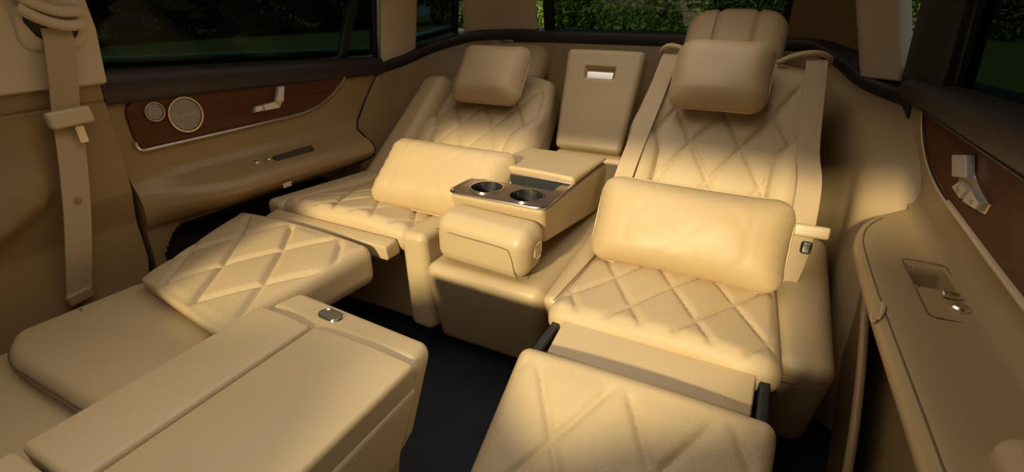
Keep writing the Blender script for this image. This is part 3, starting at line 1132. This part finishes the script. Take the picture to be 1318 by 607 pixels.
part('webbing', ribbon(pth, .052, .003, (1, 0, .0)), WEB, b2)
part('strap_guide', tube(smooth_path([on_back(-.005, .575, .012), on_back(.04, .592, .026), on_back(.09, .600, .028), on_back(.125, .60, .0), on_back(.11, .59, -.04)], 5), .008, 8), SOFT, b2)
tg = part('belt_tongue', rbox((.072, .018, .028), .006, .02, warp=rigid((.137, 1.205, .585), (-.3, 0, .05))), TONGUE, b2)
mbt = MB()
mbt.add(tube([(.134 + u, 1.186, .552 + v) for u, v in rrect(0, 0, .018, .026, .004)], .0022, 6, True), BLACK)
mbt.add(rbox((.014, .003, .022), .001, .02, warp=rigid((.134, 1.186, .552))), CHROME)
mbt.build('tongue_blade', tg)

# ================================================================== CENTRE CONSOLE
cc = empty('center_console', (-.535, 1.2, FZ), 'low tan console block between the two rear seats with folded armrest', 'console')
dims = (.33, .75, .30)
part('console_body', rbox(dims, .035, .03, None, tri(dims, [(-.725, .955, FZ + .04), (-.395, .955, FZ + .04), (-.70, 1.7, FZ + .04), (-.38, 1.7, FZ + .04),
     (-.695, .860, .462), (-.365, .860, .462), (-.69, 1.7, .462), (-.37, 1.7, .462)]), 6), LEATHER, cc)
part('kick_panel', rbox((.29, .6, .06), .01, .1, warp=rigid((-.56, 1.33, FZ + .03))), BLACK, cc)
# armrest with cup holders
dims = (.262, .44, .105)
part('armrest_body', rbox(dims, .014, .006, lambda P, N: P - np.stack([0 * P[:, 0], 0 * P[:, 0], .06 * (N[:, 2] > .9) * (np.abs(P[:, 0]) < .116) * (P[:, 1] < -.03) * (P[:, 1] > -.205)], 1), tri(dims, [(-.655, .990, .525), (-.415, .990, .525), (-.655, 1.44, .455), (-.410, 1.44, .455),
     (-.665, .955, .624), (-.408, .955, .624), (-.660, 1.42, .615), (-.400, 1.42, .615)]), 5), LEATHER, cc)
# pad under the front of the armrest
dims = (.262, .10, .115)
fp = part('front_pad', rbox(dims, .036, .02, None, tri(dims, [(-.668, .885, .468), (-.418, .870, .466), (-.66, .99, .480), (-.41, .98, .478),
     (-.660, .875, .602), (-.405, .862, .592), (-.65, .985, .606), (-.400, .975, .600)]), 7), LEATHER, cc)
part('pad_latch', slab(rrect(0, 0, .030, .036, .009), lambda u, v, h: (-.4110 + h, .925 + u, .540 + v), .006, .002), TONGUE, fp)
part('latch_rim', tube([(-.4050, .925 + u, .540 + v) for u, v in rrect(0, 0, .030, .036, .009)], .0016, 6, True), CHROME, fp)
part('pad_seam', tube(smooth_path([(-.655, .884, .560), (-.60, .8745, .560), (-.47, .867, .557), (-.448, .8665, .545), (-.438, .870, .50), (-.430, .875, .478)], 6), .0012, 6), SEAMC, fp)

# tray: plate with two round wells and a square well
tray = MB()
x0, x1, y0, y1, zt = -.662, -.409, .956, 1.150, .6285
cups = ((-.592, 1.022, .041), (-.478, 1.012, .041))
ny, nx_ = 78, 100
X_, Y_ = np.meshgrid(np.linspace(x0, x1, nx_), np.linspace(y0, y1, ny), indexing='ij')
Zt = np.full_like(X_, zt)
for cx, cy, r in cups:
    d = np.hypot(X_ - cx, Y_ - cy)
    Zt -= .045 * (1 - ss(r - .003, r, d))
dd = np.maximum(np.abs(X_ + .532) - .096, np.abs(Y_ - 1.105) - .030)
Zt -= .035 * (1 - ss(-.003, 0, dd))
vf = sheet(np.stack([X_, Y_, Zt], -1))
deep = [np.mean([vf[0][i][2] for i in f]) < zt - .004 for f in vf[1]]
tray.add((vf[0], [f for f, q in zip(vf[1], deep) if not q]), TRAY)
tray.add((vf[0], [f for f, q in zip(vf[1], deep) if q]), BLACK)
to = tray.build('cup_holder_tray', cc)
for cx, cy, r in cups:
    part('cup_ring', ring(lambda u, v, h: (u, v, zt + h), cx, cy, r - .001, r + .0035, .0025), CHROME, to)
part('tray_rim', tube([(x0 - .002, y1, zt + .0005)] + [(x0 - .002, y0 + .02, zt + .0005)] + bez((x0 - .002, y0 + .02, zt), (x0 - .002, y0 - .004, zt), (x0 + .03, y0 - .004, zt), 5) +
     bez((x1 - .03, y0 - .004, zt), (x1 + .002, y0 - .004, zt), (x1 + .002, y0 + .02, zt), 5) + [(x1 + .002, y1, zt + .0005)], .003, 6), CHROME, to)
part('tray_divider', rbox((.10, .012, .02), .003, .03, warp=rigid((-.49, 1.078, .612))), METAL2, to)
dims = (.262, .29, .032)
ld = part('armrest_lid', rbox(dims, .013, .02, lambda P, N: P + np.stack([0 * P[:, 0], 0 * P[:, 0], .006 * (1 - (P[:, 0] / .131) ** 2) * (N[:, 2] > 0)], 1), tri(dims, [(-.665, 1.150, .625), (-.403, 1.140, .625), (-.66, 1.42, .625), (-.398, 1.42, .625),
     (-.663, 1.143, .648), (-.403, 1.133, .648), (-.655, 1.385, .637), (-.402, 1.385, .637)]), 5), LEATHER, cc)
part('lid_strip', tube([(-.662, 1.142, .633), (-.406, 1.132, .633)], .0022, 6), CHROME, ld)
# upright centre panel with pull handle
cb = empty('center_seat_back', (-.545, 1.65, .46), 'tall tan upright panel with chrome pull slot between the rear seats', 'seat back')
dims = (.262, .345, .09)
V = np.array((0, .40, .92)); V /= np.linalg.norm(V)
Nn = np.cross([1., 0, 0], V)
c0 = np.array((-.532, 1.60, .590)) + V * .172 - Nn * .045


def dispc(P, N):
    P = P.copy()
    g = ss(.2, .8, N[:, 2])
    P[:, 2] += g * .006 * (1 - (P[:, 0] / .127) ** 2)
    dx = np.abs(P[:, 0] + .003) - .052
    dy = np.abs(P[:, 1] - .090) - .021
    P[:, 2] -= g * .02 * (1 - ss(-.004, .0, np.maximum(dx, dy)))
    P[:, 0] *= .97 + .07 * (P[:, 1] / .17)
    return P


part('back_panel', rbox(dims, .018, .005, dispc, frame(c0, (1, 0, 0), V, Nn), 5), LEATHER, cb)
part('pull_plate', rbox((.094, .026, .008), .003, .02, None, frame(c0 + V * .083 + Nn * .038 + np.array((-.003, 0, 0)), (1, 0, 0), V, Nn)), CHROME, cb)
part('lower_panel', rbox((.25, .20, .06), .02, .05, None, frame(c0 - V * .27 - Nn * .02, (1, 0, 0), V, Nn)), LEATHER, cb)

# ================================================================== MIDDLE ROW (foreground)
ms = empty('middle_row_seat', (-1.0, .2, FZ), 'flat tan seat cushion with piped pad in front of the extended leg rest', 'seat')
dims = (.60, .95, .30)
part('seat_base', rbox(dims, .05, .04, lambda P, N: P, tri(dims, [(-1.30, -.35, .15), (-.72, -.35, .15), (-1.30, .56, .15), (-.72, .56, .15),
     (-1.33, -.35, .43), (-.72, -.35, .43), (-1.29, .56, .405), (-.72, .56, .405)]), 6), LEATHER, ms)
dims = (.60, .30, .06)


def disps(P, N):
    P = P.copy()
    P[:, 2] += .008 * (1 - (P[:, 0] / .3) ** 2) * (N[:, 2] > 0)
    # rounded plan corner at the outer near end
    k = ss(-.15, -.3, -P[:, 0] * -1)
    P[:, 1] += .05 * (np.clip((-P[:, 0] - .17) / .13, 0, 1) ** 2) * (P[:, 1] < 0)
    return P


sp_ = part('seat_pad', rbox(dims, .028, .02, disps, tri(dims, [(-1.275, .235, .395), (-.68, .235, .395), (-1.275, .53, .395), (-.68, .53, .395),
     (-1.275, .230, .452), (-.68, .230, .452), (-1.28, .53, .440), (-.68, .53, .440)]), 6), LEATHER, ms)
part('piping', tube(smooth_path([(-1.275, .45, .428), (-1.281, .34, .430), (-1.268, .282, .431), (-1.22, .247, .431), (-1.12, .229, .431), (-.9, .228, .432), (-.72, .228, .432)], 6), .003, 6), SEAMC, sp_)

ar = empty('armrest_console', (-.54, .2, FZ), 'large tan armrest box with two padded lids and oval button on its end', 'armrest')
ZT = .582
part('armrest_base', rbox((.29, 1.0, .42), .03, .05, None, tri((.29, 1.0, .42), [(-.69, -.5, FZ + .01), (-.405, -.5, FZ + .01), (-.69, .36, FZ + .01), (-.405, .36, FZ + .01),
     (-.69, -.5, .50), (-.395, -.5, .50), (-.69, .44, .50), (-.395, .44, .50)]), 5), LEATHER, ar)
# end cap
dims = (.325, .075, .15)
cap = part('end_cap', rbox(dims, .022, .02, None, tri(dims, [(-.700, .385, .46), (-.372, .375, .455), (-.690, .440, .46), (-.385, .425, .455),
     (-.703, .446, ZT), (-.378, .440, ZT), (-.695, .520, ZT - .004), (-.388, .500, ZT - .004)]), 6), LEATHER, ar)
# lids
for xa, xb, nm in ((-.703, -.583, 'inner_lid'), (-.579, -.378, 'outer_lid')):
    dims = (xb - xa, .33, .055)
    part(nm, rbox(dims, .008, .03, lambda P, N, W=xb - xa: P + np.stack([0 * P[:, 0], 0 * P[:, 0], .004 * (1 - (P[:, 0] / W * 2) ** 2) * (N[:, 2] > 0)], 1),
         tri(dims, [(xa, .115, ZT - .055), (xb, .115, ZT - .055), (xa, .440, ZT - .055), (xb, .436, ZT - .055), (xa, .113, ZT + .002), (xb, .113, ZT + .002), (xa, .443, ZT + .002), (xb, .440, ZT + .002)]), 5), LEATHER, ar)
    part(nm.replace('lid', 'rear_pad'), rbox((xb - xa, .5, .055), .008, .05, None, tri((xb - xa, .5, .055), [(xa, -.4, ZT - .055), (xb, -.4, ZT - .055), (xa, .110, ZT - .055), (xb, .110, ZT - .055),
         (xa, -.4, ZT + .001), (xb, -.4, ZT + .001), (xa, .109, ZT + .001), (xb, .109, ZT + .001)]), 5), LEATHER, ar)
part('side_panel', rbox((.014, .86, .075), .005, .05, None, tri((.014, .86, .075), [(-.389, -.4, .44), (-.372, -.4, .44), (-.389, .375, .455), (-.372, .375, .455),
     (-.389, -.4, ZT - .035), (-.374, -.4, ZT - .035), (-.389, .432, ZT - .035), (-.374, .432, ZT - .035)]), 4), LEATHER, ar)
bt = part('release_button', slab(rrect(0, 0, .040, .020, .0098), lambda u, v, h: (-.579 + u, .476 + v - u * .05, ZT - .001 + h), .002, .0008), METAL2, cap)
part('button_ring', tube([(-.579 + u, .476 + v - u * .05, ZT) for u, v in rrect(0, 0, .045, .024, .0118)], .0016, 6, True), CHROME, bt)

# ================================================================== OUTSIDE
GZ = -.50
part('ground', rbox((90, 90, .1), .02, 20, warp=rigid((0, 10, GZ - .05))), LAWN)['kind'] = 'structure'


def leaf_cloud(n, rx, ry, rz, ls, seed, m, name):
    rs = np.random.RandomState(seed)
    # lumps
    nl = 14
    lc = rs.normal(size=(nl, 3))
    lc /= np.linalg.norm(lc, axis=1)[:, None]
    lc *= .62
    k = rs.randint(0, nl, n)
    d = rs.normal(size=(n, 3))
    d /= np.linalg.norm(d, axis=1)[:, None]
    P = lc[k] + d * (.42 * rs.uniform(.7, 1.08, (n, 1)))
    P = P * np.array([rx, ry, rz])
    a = rs.normal(size=(n, 3))
    a /= np.linalg.norm(a, axis=1)[:, None]
    b = np.cross(a, rs.normal(size=(n, 3)))
    b /= np.linalg.norm(b, axis=1)[:, None]
    s = ls * rs.uniform(.6, 1.3, (n, 1))
    V = np.stack([P - a * s, P - b * s * .45, P + a * s, P + b * s * .45], 1).reshape(-1, 3)
    F = [(4 * i, 4 * i + 1, 4 * i + 2, 4 * i + 3) for i in range(n)]
    me = bpy.data.meshes.new(name)
    me.from_pydata(V.tolist(), [], F)
    me.materials.append(m)
    return me


CR = [leaf_cloud(9000, 2.2, 2.0, 1.7, .10, 11, LEAF, 'crown'), leaf_cloud(8000, 1.9, 1.9, 2.0, .09, 12, LEAF, 'crown'), leaf_cloud(9000, 1.5, 1.4, 1.3, .06, 13, LEAF2, 'crown')]
TR = tube(smooth_path([(0, 0, 0), (.05, .02, .8), (-.04, .0, 1.8), (.05, 0, 3.0)], 4), .11, 10)
tmesh = MB().add(TR, BARK)
t0 = tmesh.build('trunk')
trunk_me = t0.data
bpy.data.objects.remove(t0)


def tree(x, y, k, s, label, group, zc):
    e = empty('tree', (x, y, GZ), label, 'tree', group)
    o = bpy.data.objects.new('crown', CR[k])
    COL.objects.link(o)
    o.parent = e
    o.location = (0, 0, zc)
    o.rotation_euler = (0, 0, random.uniform(0, 6))
    o.scale = (s, s, s)
    o = bpy.data.objects.new('trunk', trunk_me)
    COL.objects.link(o)
    o.parent = e
    o.location = (0, 0, 1.5 * s)
    o.scale = (s, s, s)
    return e


LBL = 'dark leafy tree seen through the tinted side window by the wood-trimmed door'
LBR = 'leafy tree in the row seen through the rear window'
LBF = 'dark tree seen through the side window above the door with armrest switches'
for i in range(11):
    tree(-25 + random.uniform(-1.5, 1.5), 3 + i * 3.6, i % 2, random.uniform(1.2, 1.5), LBL, 'trees beyond the left windows', 2.0)
for i in range(12):
    tree(-19 + i * 2.6, 31 + random.uniform(-1, 1), i % 2, random.uniform(1.1, 1.5), LBR, 'trees behind the rear window', 1.7)
tree(-5.2, 13.5, 2, 1.25, 'bright leafy tree through the rear window, nearest the pale rear pillar', 'bright trees close behind the car', 2.0)
tree(-2.6, 12.0, 2, 1.1, 'bright leafy tree through the rear window, beside the right headrest', 'bright trees close behind the car', 1.7)
tree(-8.0, 20, 2, 1.1, 'bright leafy tree further back through the rear window', 'bright trees close behind the car', 1.2)
for i in range(6):
    tree(14 + random.uniform(-1, 1), 8 + i * 3.0, i % 2, random.uniform(1.0, 1.3), LBF, 'trees beyond the right window', 1.6)
